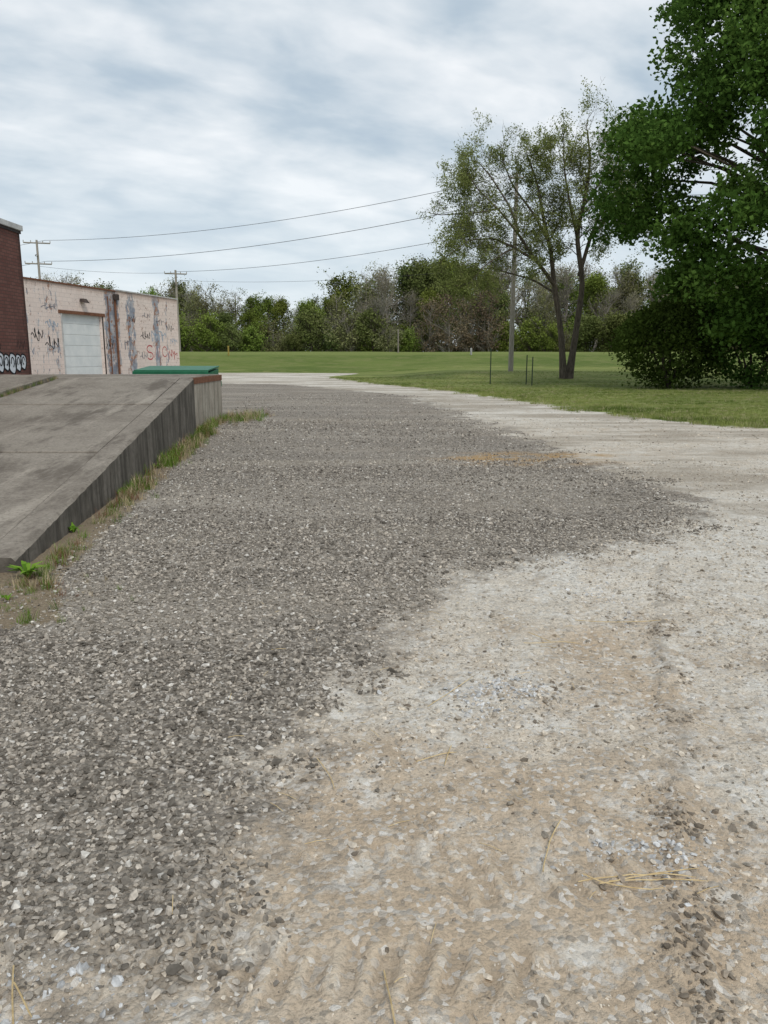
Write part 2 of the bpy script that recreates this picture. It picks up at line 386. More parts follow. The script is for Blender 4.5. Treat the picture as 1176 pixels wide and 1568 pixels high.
for (y0,y1,hx,dens) in ((1.2,4,3.2,3900),(4,7.5,5.2,2600),(7.5,12,7.6,1100),(12,20,12,230),(20,34,17,50)):
    x,y=cand(-hx,hx,y0,y1,dens)
    k=wedge(x,y,.45)&~(inramp(x,y)&(y>5.2))&(sdpoly(x,y,LAWN)<0)
    x,y=x[k],y[k]
    wd=1+2.2*ss(5,16,y)
    sd=sdpoly(x,y,DARK)+.8*wd*(fbm(x*1.8,y*1.8,3,21)-.5)+.6*(fbm(x*8,y*8,2,22)-.5)
    dk=ss(-.28,.16,sd)
    xw,yw=wob(x,y)
    gr=np.exp(-(segdist(xw,yw,TRR)/.10)**2)*ss(.32,.6,fbm(x*5,y*5,3,23))*(1-.7*ss(3.6,5.6,y))+.25*np.exp(-(segdist(xw,yw,TRL)/.035)**2)
    fz=.3+1.3*ss(.3,.7,fbm(x*5,y*5,3,27))
    bl=np.clip(1.3*np.exp(-(((x-.8)/.22)**2+((y-2.22)/.11)**2))+.8*np.exp(-(((x-.52)/.28)**2+((y-3.45)/.2)**2))+.4*np.exp(-(((x-1.5)/.2)**2+((y-5.4)/.9)**2)),0,1)*fz
    bl=np.clip(bl,0,1)
    corner=ss(-.2,-.9,x)*ss(2.2,1.7,y)
    m_=lugs(x,y)[0]
    base=.12+.42*ss(.45,.66,fbm(x*2.2,y*2.2,4,24))+.26*ss(1.2,2.2,x)+.25*corner
    base*=1-.7*m_
    pr=np.clip(dk*.95+(1-dk)*(base+.7*gr+.8*bl),0,1)
    ft=np.exp(-(np.clip(segdist(x,y,RAMPFOOT)-.1,0,9)/.2)**2)
    pr*=1-.8*ft
    k=rng.random(len(x))<pr
    x,y,dk,gr,bl,ft,corner=x[k],y[k],dk[k],gr[k],bl[k],ft[k],corner[k]
    n=len(x)
    s=np.where(dk>.5,np.clip(rng.lognormal(math.log(.0195),.38,n),.007,.048),np.clip(rng.lognormal(math.log(.0100),.6,n),.004,.045))
    s=np.where((bl>.4)&(dk<.5),np.clip(s*1.7,.012,.032),s)
    s=np.where((gr>.4)&(dk<.5),np.clip(s*1.6,.010,.036),s)
    big=(rng.random(n)<.022)&(dk<.6);s=np.where(big,rng.uniform(.020,.042,n),s)
    s*=1+.6*ss(8,20,y)
    t=rng.random(n)
    cd=np.stack([.36+.0*t,.325+0*t,.28+0*t],1)*(.40+1.25*t**1.6)[:,None]
    ex=rng.random(n)<.07
    cd[ex]=np.array([.64,.61,.56])*rng.uniform(.8,1.2,ex.sum())[:,None]
    cl=np.array([.62,.555,.465])*(.40+.85*rng.random(n))[:,None]
    cb=np.array([.64,.645,.645])*(.55+.65*rng.random(n))[:,None]
    cg=np.array([.27,.23,.185])*(.55+1.0*rng.random(n))[:,None]
    cl=np.where((rng.random(n)<.18)[:,None],cg*1.1,cl)
    c=np.where((dk>rng.random(n))[:,None],cd,cl)
    c=np.where(((gr>rng.random(n)*.8)&(dk<.5))[:,None],cg,c)
    c=np.where(((bl+.6*corner>rng.random(n)))[:,None]&(dk<.6)[:,None],cb,c)
    w=.5*ss(.45,.75,fbm(x*.5,y*1.2,3,30))[:,None]
    c=c*(1-w)+w*np.maximum(c,np.array([.44,.40,.34]))
    PX.append(x);PY.append(y);PS.append(s);PC.append(c);PZ.append(s*(rng.uniform(-.12,.28,n)-.10*(1-dk)))
x=np.concatenate(PX);y=np.concatenate(PY);s=np.concatenate(PS);c=np.concatenate(PC);n=len(x)
z=gz(x,y)+micro(x,y)+np.concatenate(PZ)
scatter('gravel',np.stack([x,y,z],1),np.stack([rng.normal(0,.35,n),rng.normal(0,.35,n),rng.uniform(0,6.28,n)],1),
        s[:,None]*rng.uniform(.8,1.3,(n,3)),rng.integers(0,8,n),c,coll)

# ------------------------------------------------------------ grass tufts
grass_mat=instmat('grass_blade',False)
gcoll=bpy.data.collections.new('grass_shapes')
def tuft(name,nb,h,w,spread,lean):
    V=[];Fc=[]
    for k in range(nb):
        a=rng.uniform(0,6.28);p=np.array([rng.normal(0,spread),rng.normal(0,spread),-.01])
        d=np.array([math.cos(a),math.sin(a),0]);sd=np.array([-math.sin(a),math.cos(a),0])
        hh=h*rng.uniform(.5,1.15);l=lean*rng.uniform(.2,1.2)*hh;ww=w*rng.uniform(.7,1.2)
        i=len(V)
        m=p+d*l*.35+np.array([0,0,hh*.6]);t=p+d*l+np.array([0,0,hh])
        V+=[p-sd*ww,p+sd*ww,m+sd*ww*.7,m-sd*ww*.7,t]
        Fc+=[(i,i+1,i+2,i+3),(i+3,i+2,i+4)]
    me=bpy.data.meshes.new(name);me.from_pydata([tuple(v) for v in V],[],Fc);me.materials.append(grass_mat)
    gcoll.objects.link(bpy.data.objects.new(name,me))
for i in range(4): tuft('grass_shape_%d'%i,16,.11,.005,.06,.7)
for i in range(4): tuft('grass_shape_%d'%(i+4),20,.26,.0045,.055,.9)
GX=[];GY=[];GS=[]
for (x0,x1,y0,y1,dens) in ((5,24,12,24,70),(1,32,24,38,34),(-4,38,38,60,10)):
    x,y=cand(x0,x1,y0,y1,dens)
    sd=sdpoly(x,y,LAWN)+2.0*(fbm(x*1.5,y*1.5,3,41)-.5)
    k=(sd>rng.uniform(-.55,.15,len(x)))&wedge(x,y,3)
    GX.append(x[k]);GY.append(y[k]);GS.append(rng.uniform(.5,1.1,k.sum())*(1-.35*ss(.5,3,sd[k])))
x=np.concatenate(GX);y=np.concatenate(GY);s=np.concatenate(GS);n=len(x)
t=np.clip(.5+2.2*(fbm(x*.3,y*.9,4,44)-.5)+rng.normal(0,.15,n),0,1)[:,None]
c=np.array([.105,.15,.035])*(1-t)+np.array([.28,.315,.10])*t
dry=rng.random(n)<.14;c[dry]=[.40,.36,.21]
scatter('lawn_grass',np.stack([x,y,gz(x,y)],1),np.stack([0*x,0*x,rng.uniform(0,6.28,n)],1),np.repeat(s[:,None],3,1),rng.integers(0,4,n),c,gcoll)
seg=np.array(RAMPFOOT);nw=1200;k=rng.integers(1,4,nw);k=np.where(rng.random(nw)<.12,0,k);t=rng.random(nw)
k=np.where((k==3)&(rng.random(nw)<.3),4,k)
pt=seg[k]*(1-t[:,None])+seg[k+1]*t[:,None]
x=pt[:,0]+.02+np.abs(rng.normal(0,.13,nw));y=pt[:,1]+rng.normal(0,.1,nw)
den=fbm(x*0+y*1.3,y*1.3,3,50);kk=rng.random(nw)<ss(.32,.62,den);x,y=x[kk],y[kk]
xe=rng.normal(-3.6,.35,120);ye=rng.normal(20.3,.8,120);x=np.append(x,xe);y=np.append(y,ye)
xe=rng.normal(-2.6,.4,140);ye=rng.normal(4.9,.35,140);x=np.append(x,xe);y=np.append(y,ye)
n=len(x);s=rng.uniform(.2,.85,n)*(.5+.6*ss(6,12,y));s[-140:]*=.5
c=np.where((rng.random(n)<.62)[:,None],np.array([.13,.215,.035]),np.array([.44,.36,.23]))*rng.uniform(.6,1.3,n)[:,None]
rd=(rng.random(n)<.1);c[rd]=[.2,.1,.06]
scatter('roadside_weeds',np.stack([x,y,0*x],1),np.stack([0*x,0*x,rng.uniform(0,6.28,n)],1),np.repeat(s[:,None],3,1),rng.integers(4,8,n),c,gcoll)
n=160;y=rng.uniform(8,15.8,n);x=-6.58+rng.normal(0,.04,n);z=.12+(y-5.6)*.102
c=np.where((rng.random(n)<.6)[:,None],np.array([.14,.2,.05]),np.array([.36,.29,.17]))
scatter('joint_weeds',np.stack([x,y,z],1),np.stack([0*x,0*x,rng.uniform(0,6.28,n)],1),np.repeat(rng.uniform(.2,.45,n)[:,None],3,1),rng.integers(4,8,n),c,gcoll)
A=Acc()
for cx,cy,sz,nn in ((-2.60,5.42,.15,24),(-2.85,6.9,.10,14),(-2.5,4.9,.06,12),(-3.1,8.8,.10,14),(-3.3,11,.12,14)):
    for i in range(nn):
        a=rng.uniform(0,6.28);l=sz*rng.uniform(.5,1.1);w=l*.14
        d=np.array([math.cos(a),math.sin(a),0]);sd=np.array([-math.sin(a),math.cos(a),0]);u=np.array([0,0,1.])
        p0=np.array([cx,cy,.0])
        p1=p0+d*l*.4+u*l*.65;p2=p0+d*l*.95+u*l*rng.uniform(.5,.9)
        A.add([p0-sd*w*.3,p0+sd*w*.3,p1+sd*w,p1-sd*w],[[0,1,2,3]],rng.random())
        A.add([p1-sd*w,p1+sd*w,p2+sd*w*.2,p2-sd*w*.2],[[0,1,2,3]],rng.random())
A.obj('broadleaf_weed',[L_weed])
straw=simple('straw',(.46,.34,.17),(.68,.54,.31),30)
A=Acc()
ST=[((.60,2.11),(.97,2.12)),((.66,2.09),(.99,2.15)),((.62,2.13),(.85,2.07)),((.70,2.12),(1.0,2.10)),((.55,2.30),(.62,2.42)),((1.18,4.53),(1.74,4.5)),((.785,4.1),(1.12,4.16)),((-.27,2.85),(-.185,2.62)),((-.98,1.76),(-.88,1.55)),
    ((-.0,1.76),(.03,1.55)),((.13,2.82),(.30,2.9)),((.2,3.3),(.45,3.66)),((.28,2.95),(.24,2.8)),((.5,2.15),(.56,2.32)),((-.95,1.7),(-.86,1.6)),((1.6,2.6),(1.75,2.75)),((.85,4.3),(.95,4.15))]
for (a,bb) in ST:
    P3=[];bow=rng.normal(0,.012)
    for t in np.linspace(0,1,8):
        x=a[0]*(1-t)+bb[0]*t+bow*4*t*(1-t)*.5;y=a[1]*(1-t)+bb[1]*t+bow*4*t*(1-t)
        P3.append((x,y,float(micro(np.array([x]),np.array([y]))[0])+.014))
    P3=np.array(P3);P3[1:-1,2]=(P3[:-2,2]+P3[1:-1,2]+P3[2:,2])/3
    A.tube(P3,[.0022]*7+[.001],4)
for i in range(70):
    x=rng.uniform(-.8,2.4);y=rng.uniform(1.6,5);a=rng.uniform(0,3.14);l=rng.uniform(.02,.09)
    z=float(micro(np.array([x]),np.array([y]))[0])+.010
    A.tube([(x,y,z),(x+l*.5*math.cos(a),y+l*.5*math.sin(a),z+.004),(x+l*math.cos(a),y+l*math.sin(a),z)],.0013,3)
A.obj('straw',[straw])

# ------------------------------------------------------------ loading ramp and dock
def concrete(name,c1,c2,c3,vstain=0,bl=.0):
    m,nt,b=newmat(name,.92,.15)
    v=POS(nt)
    n1=NOISE(nt,v,.7,7,.7);n2=NOISE(nt,v,14,6,.75);n3=NOISE(nt,MAPV(nt,v,(3,3,.35)),2.2,5,.6)
    c=MIX(nt,MR(nt,n1,.38,.62),c1,c2)
    c=MIX(nt,MR(nt,n2,.45,.7,0,.5),c,c3)
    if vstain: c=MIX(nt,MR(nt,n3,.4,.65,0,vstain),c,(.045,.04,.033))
    if bl:
        n4=NOISE(nt,MAPV(nt,v,(1.3,.5,1),loc=(7,2,0)),1.1,7,.72)
        c=MIX(nt,MR(nt,n4,.48,.64,0,bl),c,(.12,.102,.084))
        n5=NOISE(nt,MAPV(nt,v,(2.5,.3,1),loc=(1,9,0)),1.3,5,.7)
        c=MIX(nt,MR(nt,n5,.52,.68,0,bl*.7),c,(.44,.395,.335))
        n6=NOISE(nt,MAPV(nt,v,loc=(3,3,3)),30,3,.7)
        c=MIX(nt,MR(nt,n6,.45,.7,0,.5),c,(.11,.095,.08))
    sp=N(nt,'ShaderNodeTexVoronoi',{'Vector':v,'Scale':70.0})
    c=MIX(nt,MR(nt,sp.outputs['Distance'],.0,.22,.35,0),c,(.06,.055,.05))
    nt.links.new(c,b.inputs['Base Color'])
    bp=N(nt,'ShaderNodeBump',{'Height':n2,'Strength':.7,'Distance':.014});nt.links.new(bp.outputs[0],b.inputs['Normal'])
    return m
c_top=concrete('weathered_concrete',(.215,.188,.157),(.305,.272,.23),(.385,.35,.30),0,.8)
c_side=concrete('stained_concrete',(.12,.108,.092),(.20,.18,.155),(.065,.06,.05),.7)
c_light=concrete('pale_concrete',(.36,.32,.265),(.46,.42,.355),(.24,.21,.175),.4)
rust=simple('rusty_steel',(.14,.06,.035),(.24,.12,.075),15)
ramp=empty('loading_ramp')
def rz(y): return .12+(y-5.6)*.102
def rx(y): return -2.75-(y-5.6)*.107
def prism(name,quad,ztop,zbot,mat,bev=.012):
    V=[(x,y,zbot) for x,y in quad]+[(x,y,ztop(y)) for x,y in quad]
    return pymesh(name,V,BF,mat,ramp,bev)
ed=[5.6,9.1,12.5,15.75]
for i in range(3):
    y0=ed[i]+.02;y1=ed[i+1]-.02
    prism('slab_%d'%i,[(-6.5,y0-(.5 if i==0 else 0)),(rx(y0)-.275,y0),(rx(y1)-.275,y1),(-6.5,y1)],lambda y,i=i:rz(y)+.008*i,-.3,c_top)
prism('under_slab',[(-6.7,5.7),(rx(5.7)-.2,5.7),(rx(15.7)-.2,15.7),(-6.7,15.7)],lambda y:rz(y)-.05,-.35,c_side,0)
V=[];Fc=[];ny_=120
for i in range(ny_+1):
    y=5.55+(15.75-5.55)*i/ny_;x=rx(y);h=rz(y)+.012
    e1=rng.uniform(0,.012)+(.03*rng.random() if rng.random()<.12 else 0);e2=rng.uniform(0,.012)
    V+=[(x-.255,y,-.3),(x-.255,y,h),(x-.02-e1,y,h),(x,y,h-.02-e2),(x+rng.uniform(-.006,.006),y,h*.5),(x+.01,y,-.3)]
for i in range(ny_):
    a=i*6
    for k in range(5): Fc.append((a+k,a+k+1,a+6+k+1,a+6+k))
Fc.append(tuple(range(6)));Fc.append(tuple(reversed(range(ny_*6,ny_*6+6))))
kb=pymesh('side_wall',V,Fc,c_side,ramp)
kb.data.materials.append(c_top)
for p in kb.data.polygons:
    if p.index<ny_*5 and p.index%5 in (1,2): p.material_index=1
V=[(-9.0,2,-.3),(-6.62,4.6,-.3),(-6.62,15.75,-.3),(-9.0,15.75,-.3),(-9.0,2,.1),(-6.62,4.6,.12),(-6.62,15.75,1.22),(-9.0,15.75,1.26)]
pymesh('side_slab',V,BF,c_top,ramp,.012)
box('dock_platform',(-9.0,15.77,-.3),(-4.25,20.4,1.10),c_light,ramp,.015)
box('dock_surface',(-9.0,15.78,1.103),(-4.29,20.36,1.135),c_top,ramp,.005)
box('edge_angle',(-4.28,15.78,.98),(-4.235,20.42,1.12),rust,ramp,.006)

# ------------------------------------------------------------ dumpster
green=simple('green_paint',(.012,.12,.06),(.02,.17,.085),5,rough=.5,spec=.4)
blk=simple('black_rubber',(.02,.02,.02),(.04,.04,.04),9)
d=empty('dumpster',(-5.75,21.9,0))
V=[(-.95,-.6,.15),(.95,-.6,.15),(.95,.6,.15),(-.95,.6,.15),(-.98,-.8,1.12),(.98,-.8,1.12),(.98,.7,1.25),(-.98,.7,1.25)]
pymesh('bin_body',V,BF,green,d,.01)
box('rim',(-1.02,-.84,1.10),(1.02,-.80,1.2),green,d,.01)
pymesh('lid',[(-1,-.78,1.19),(1,-.78,1.19),(1,.7,1.28),(-1,.7,1.28),(-1,-.78,1.23),(1,-.78,1.23),(1,.7,1.32),(-1,.7,1.32)],BF,green,d,.01)
for i in range(5): box('rib_%d'%i,(-.8+i*.38,-.86,.25),(-.74+i*.38,-.70,1.09),green,d,.005)
for i,sx in enumerate((-1.12,.98)): box('lift_pocket_%d'%i,(sx,-.3,.75),(sx+.14,.4,.9),green,d,.01)
for i,(sx,sy) in enumerate(((-.8,-.5),(.8,-.5),(-.8,.5),(.8,.5))): box('caster_%d'%i,(sx-.04,sy-.08,0),(sx+.04,sy+.08,.15),blk,d,.03)

# ------------------------------------------------------------ red brick building
bm_,nt,b=newmat('red_brick',.9,.15)
o=OBJC(nt);sp=N(nt,'ShaderNodeSeparateXYZ',{0:o})
cv=N(nt,'ShaderNodeCombineXYZ',{0:MA(nt,'ADD',sp.outputs[1],sp.outputs[0]),1:sp.outputs[2]}).outputs[0]
br=N(nt,'ShaderNodeTexBrick',{'Vector':cv,'Color1':(.15,.066,.056,1),'Color2':(.19,.092,.077,1),'Mortar':(.095,.06,.053,1),'Scale':1.0,'Mortar Size':.010,'Brick Width':.22,'Row Height':.08})
n1=NOISE(nt,MAPV(nt,o,(1,1,.3)),1.5,6,.7)
c=MIX(nt,MR(nt,n1,.45,.7,0,.55),br.outputs[0],(.095,.055,.048))
st=MR(nt,MA(nt,'ADD',sp.outputs[1],MA(nt,'MULTIPLY',NOISE(nt,MAPV(nt,o,(1,3,.6)),3,5,.7),.9)),20.15,20.6,0,.9)
c=MIX(nt,st,c,(.03,.022,.02))
nt.links.new(c,b.inputs['Base Color'])
bp=N(nt,'ShaderNodeBump',{'Height':br.outputs['Fac'],'Strength':-.5,'Distance':.01});nt.links.new(bp.outputs[0],b.inputs['Normal'])
white_trim=simple('white_trim',(.42,.42,.42),(.58,.58,.57),4)
rb=empty('brick_building')
box('walls',(-30,-8,0),(-9.0,20.0,4.62),bm_,rb)
box('roof_coping',(-30.1,-8.1,4.62),(-8.93,20.07,4.75),white_trim,rb,.01)
box('drip_edge',(-30.05,-8.05,4.55),(-8.97,20.03,4.617),simple('dark_metal',(.04,.035,.035),(.07,.06,.06)),rb)
blackp=simple('black_spray',(.012,.012,.015),(.03,.03,.035),20)
whitep=simple('white_spray',(.55,.6,.65),(.7,.73,.78),20)
redp=simple('red_spray',(.42,.07,.08),(.55,.13,.13),20)
bluep=simple('blue_spray',(.26,.36,.48),(.40,.48,.56),20)
grayp=simple('gray_spray',(.16,.16,.18),(.26,.26,.29),20)
def ribbon(acc,pts,w,f,tone=.5,mi=0):
    pts=np.array(pts,float);t=np.gradient(pts,axis=0);t/=np.linalg.norm(t,axis=1)[:,None]+1e-9
    nn=np.stack([-t[:,1],t[:,0]],1)*w/2
    V=[];
    for p,q in zip(pts,nn): V.append(f(*(p+q)));V.append(f(*(p-q)))
    Fc=[[2*i,2*i+1,2*i+3,2*i+2] for i in range(len(pts)-1)]
    acc.add(V,Fc,tone,mi)
def arc(cx,cy,rx_,ry_,a0,a1,n=14): 
    a=np.linspace(R(a0),R(a1),n);return np.stack([cx+rx_*np.cos(a),cy+ry_*np.sin(a)],1)
f=lambda a,b,o=0:(-8.994+o,a,b)
A=Acc()
yy=18.25
for i,(w,h) in enumerate(((.34,.50),(.28,.42),(.36,.52),(.30,.44),(.28,.40))):
    cx=yy+w/2;cy=1.44+rng.uniform(-.02,.03)
    a=arc(cx,cy,w*.52,h*.5,0,360,22);a+=.015*np.sin(np.linspace(0,20,22))[:,None]
    V=[f(cx,cy)]+[f(*p) for p in a]
    for k in range(21): A.add([V[0],V[k+1],V[k+2],V[0]],[[0,1,2,3]],.5,0)
    ribbon(A,a,.04,lambda p,q:f(p,q,.004),mi=1)
    ribbon(A,arc(cx+.01,cy+.03,w*.2,h*.22,200+40*i,480+40*i),.035,lambda p,q:f(p,q,.004),mi=1)
    yy+=w*.93
for k in range(3): ribbon(A,arc(18.2+.12*k,1.80+.03*k,.06,.09,40*k,300+40*k),.02,lambda p,q:f(p,q,.004),mi=1)
ribbon(A,[(19.3,1.80),(19.38,1.98),(19.45,1.78),(19.55,1.98),(19.63,1.78),(19.75,1.98)],.025,lambda p,q:f(p,q,.004),mi=1)
A.obj('graffiti',[whitep,blackp],rb)

# ------------------------------------------------------------ painted block warehouse
pm,nt,b=newmat('peeling_paint',.9,.15)
o=OBJC(nt);sp=N(nt,'ShaderNodeSeparateXYZ',{0:o});lx=sp.outputs[0]
br=N(nt,'ShaderNodeTexBrick',{'Vector':N(nt,'ShaderNodeCombineXYZ',{0:lx,1:sp.outputs[2]}).outputs[0],'Color1':(1,1,1,1),'Color2':(.92,.92,.92,1),'Mortar':(.8,.8,.8,1),'Scale':1.0,'Mortar Size':.012,'Brick Width':.4,'Row Height':.2})
paint=MIX(nt,NOISE(nt,o,1.2,5,.6),(.80,.655,.59),(.81,.73,.68))
rp=N(nt,'ShaderNodeValToRGB',{'Fac':MA(nt,'DIVIDE',lx,14.0)});el=rp.color_ramp.elements
el[0].position=0;el[0].color=(.5,.5,.5,1);el[1].position=1;el[1].color=(.3,.3,.3,1)
for p,v in ((.075,.65),(.10,.05),(.36,.2),(.385,.92),(.45,.95),(.48,.1),(.53,.85),(.57,.85),(.60,.05),(.71,.1),(.74,1),(.77,.85),(.80,.05),(.84,.7),(.88,.1)):
    q=el.new(p);q.color=(v,v,v,1)
pn=NOISE(nt,MAPV(nt,o,(2.2,1,.8)),1.7,8,.72)
pk=MR(nt,MA(nt,'ADD',pn,MA(nt,'MULTIPLY',MA(nt,'SUBTRACT',rp.outputs[0],.5),.34)),.562,.574)
under=MIX(nt,MR(nt,NOISE(nt,MAPV(nt,o,(1,1,.5),loc=(3,2,1)),2.5,4,.6),.4,.6),(.27,.30,.36),(.52,.52,.54))
un2=MIX(nt,MR(nt,NOISE(nt,o,3.0,4,.6),.53,.60),under,(.36,.21,.155))
c=MIX(nt,pk,paint,un2)
spk=NOISE(nt,o,5,5,.7);c=MIX(nt,MR(nt,spk,.60,.63,0,.8),c,(.36,.23,.18))
c=MIX(nt,1.0,c,br.outputs[0],'MULTIPLY')
tg=MR(nt,MA(nt,'ADD',sp.outputs[2],MA(nt,'MULTIPLY',pn,.5)),4.95,5.2,0,.5)
c=MIX(nt,tg,c,(.38,.26,.2))
nt.links.new(c,b.inputs['Base Color'])
doorm=simple('door_paint',(.66,.70,.71),(.76,.79,.79),2)
darkm=simple('dark_trim',(.05,.04,.04),(.09,.07,.06),6)
wb=empty('painted_warehouse',(-15.9,37.0,0),math.atan2(13,2.8))
H=5.0
box('wall_left',(-14,0,0),(1.46,.3,H-.004),pm,wb)
box('wall_mid',(4.92,0,0),(6.35,.3,H-.004),pm,wb)
box('door_header',(1.46,0,3.72),(4.92,.3,H-.004),pm,wb)
box('wall_right',(6.35,-.10,0),(13.3,.3,H+.05),pm,wb)
box('wall_far_end',(13.0,.3,0),(13.3,18,H),pm,wb)
box('wall_near_end',(-14,.3,0),(-13.7,18,H),pm,wb)
box('rear_wall',(-13.7,17.7,0),(13.0,18,H),pm,wb)
box('roof',(-13.7,.3,H-.3),(13.0,17.7,H-.1),darkm,wb)
box('coping_left',(-14.05,-.05,H),(6.32,.35,H+.07),rust,wb)
box('coping_right',(6.32,-.15,H+.054),(13.35,.35,H+.12),white_trim,wb)
box('lintel',(1.2,-.03,3.62),(5.2,-.002,3.78),rust,wb)
for i in range(7): box('door_panel_%d'%i,(1.47,.16,.53*i),(4.91,.2,.53*i+.52),doorm,wb,.006)
box('door_jamb_l',(1.36,-.02,0),(1.459,.2,3.62),white_trim,wb);box('door_jamb_r',(4.921,-.02,0),(5.02,.2,3.62),darkm,wb)
A=Acc();A.tube([(6.1,-.12,0),(6.1,-.12,4.6),(6.1,-.05,4.8)],.06,8);A.tube([(5.5,-.06,0),(5.5,-.06,4.7)],.03,6)
A.obj('downpipe',[rust],wb)
box('scupper_box',(5.95,-.28,4.55),(6.3,-.105,4.85),darkm,wb,.01)
pymesh('wall_lamp',[(3.0,-.35,4.2),(3.4,-.35,4.2),(3.4,-.01,4.28),(3.0,-.01,4.28),(3.05,-.2,4.42),(3.35,-.2,4.42),(3.35,-.01,4.42),(3.05,-.01,4.42)],BF,darkm,wb,.01)
A=Acc();f2=lambda a,b,o=0:(a,-.106+o,b);f3=lambda a,b,o=0:(a,-.006+o,b)
gr_=np.random.default_rng(77)
ribbon(A,np.concatenate([arc(9.6,2.0,.34,.2,30,270),arc(9.6,1.6,.34,.2,90,-150)]),.07,f2,mi=0)
ribbon(A,[(10.1,1.5),(10.35,2.2),(10.6,1.5),(10.85,2.2)],.05,f2,mi=0)
ribbon(A,arc(11.4,1.85,.3,.3,0,330),.05,f2,mi=0)
def tag(f_,x0,z0,w,h,n_,wd,mi):
    t=np.linspace(0,1,n_*9);ph=gr_.uniform(0,6)
    xx=x0+w*t+.10*w*np.sin(t*n_*6.28*1.0+ph);zz=z0+h*.5*np.sin(t*n_*6.28+ph*2)*(.6+.4*np.sin(t*9+ph))+h*.18*np.sin(t*n_*13+ph)
    ribbon(A,np.stack([xx,zz],1),wd,f_,mi=mi)
for (x0,z0,w,h,n_,wd,mi) in ((8.7,2.75,1.0,.45,4,.04,1),(11.8,3.3,.9,.4,3,.035,1),(6.8,2.3,.9,.6,3,.045,3),(9.9,2.8,1.6,.7,4,.06,2),(10.3,3.6,1.1,.35,4,.03,3),(11.9,1.7,1.0,.6,3,.05,0),(8.5,1.6,.8,.4,3,.035,3),(7.4,3.6,.8,.4,3,.03,1),(12.2,2.5,.8,.4,3,.04,2),(9.0,3.9,.9,.3,3,.03,3)):
    tag(f2,x0,z0,w,h,n_,wd,mi)
for (x0,z0,w,h,n_,wd,mi) in ((.1,2.2,1.0,.6,3,.05,1),(.2,3.1,.9,.5,3,.05,2),(5.1,2.2,.8,.6,3,.04,1),(5.1,3.2,.8,.5,3,.05,2),(.0,3.9,1.1,.3,3,.035,3),(5.2,1.5,.7,.3,3,.035,3),(-.9,2.6,.8,.6,3,.05,1)):
    tag(f3,x0,z0,w,h,n_,wd,mi)
A.obj('graffiti',[redp,blackp,bluep,grayp],wb)

# ------------------------------------------------------------ poles and wires
wood=simple('weathered_wood',(.22,.20,.17),(.38,.35,.31),5,stretch=(6,6,.4))
wire=simple('wire',(.05,.05,.05),(.08,.08,.08))
def pole(x,y,h,r,arms):
    z0=float(gz(x,y));e=empty('utility_pole',(x,y,z0));A=Acc()
    A.tube([(0,0,-.3),(0,0,h*.5),(0,0,h)],[r,r*.82,r*.65],10)
    for za,w,an in arms:
        ca,sa=math.cos(an),math.sin(an)
        A.tube([(-w*ca,-w*sa,za),(w*ca,w*sa,za)],.07,4)
        for k in (-1,-.45,.45,1): A.tube([(k*w*ca,k*w*sa,za),(k*w*ca,k*w*sa,za+.25)],.04,5)
    A.tube([(0,-r,h-1.6),(0,-r-.25,h-1.6)],.12,6)
    A.obj('pole_and_crossarms',[wood],e)
pole(9.7,60,14.2,.2,[(13.9,.5,0)])
pole(-36.5,85,11.6,.16,[(11.3,1.3,.3),(9.2,1.3,.3)])
pole(-23.5,90.5,9.0,.17,[(8.6,1.2,.3)])
A=Acc()
def cable(a,b_,sag,r=.018):
    a=np.array(a,float);b_=np.array(b_,float);t=np.linspace(0,1,26)[:,None]
    P3=a*(1-t)+b_*t;P3[:,2]-=(4*sag*t*(1-t))[:,0];A.tube(P3,r,4)
cable((-35.6,85,13.5),(9.7,60,14.6),1.1);cable((-35.6,85,11.4),(9.7,60,13.0),1.1,.02)
cable((-23.5,90.5,10.9),(9.7,60,11.0),.7);cable((-23.5,90.5,10.0),(9.7,60,8.2),.6,.011)
cable((9.7,60,14.6),(70,38,15),1.2);cable((9.7,60,13.0),(70,38,13.5),1.2);cable((9.7,60,11.0),(70,38,11.5),1.2)
cable((-35.6,85,13.5),(-90,110,13),1.1);cable((-35.6,85,11.4),(-90,110,11),1.1)
cable((-23.5,90.5,10.8),(-36.5,85,10.9),.3,.013)
A.obj('power_lines',[wire])
steel=simple('green_post',(.04,.07,.04),(.09,.11,.08));yel=simple('yellow_paint',(.35,.27,.07),(.45,.36,.12))
def post(x,y,h,mat,w=.03,name='fence_post'):
    z0=float(gz(x,y));e=empty(name,(x,y,z0));A=Acc()
    A.add([(-w,-.005,-.2),(w,-.005,-.2),(w,-.005,h),(-w,-.005,h)],[[0,1,2,3]])
    A.add([(-w,.005,-.2),(w,.005,-.2),(w,.005,h),(-w,.005,h)],[[0,1,2,3]])
    A.add([(0,-.005,-.2),(0,-w*1.6,-.2),(0,-w*1.6,h),(0,-.005,h)],[[0,1,2,3]])
    for k in range(int(h/.15)): A.tube([(0,-w*1.3,.1+k*.15),(0,-w*2.3,.1+k*.15)],.012,4)
    A.obj('steel_post',[mat],e)
post(6.05,44.5,2.0,steel);post(8.05,42.5,1.55,steel);post(8.1,44.5,1.65,steel)
post(1.55,86,2.4,wood,.08,'marker_post');post(-16.6,84,1.0,yel,.08,'marker_post')
post(9.3,84,.7,white_trim,.1,'marker_post')

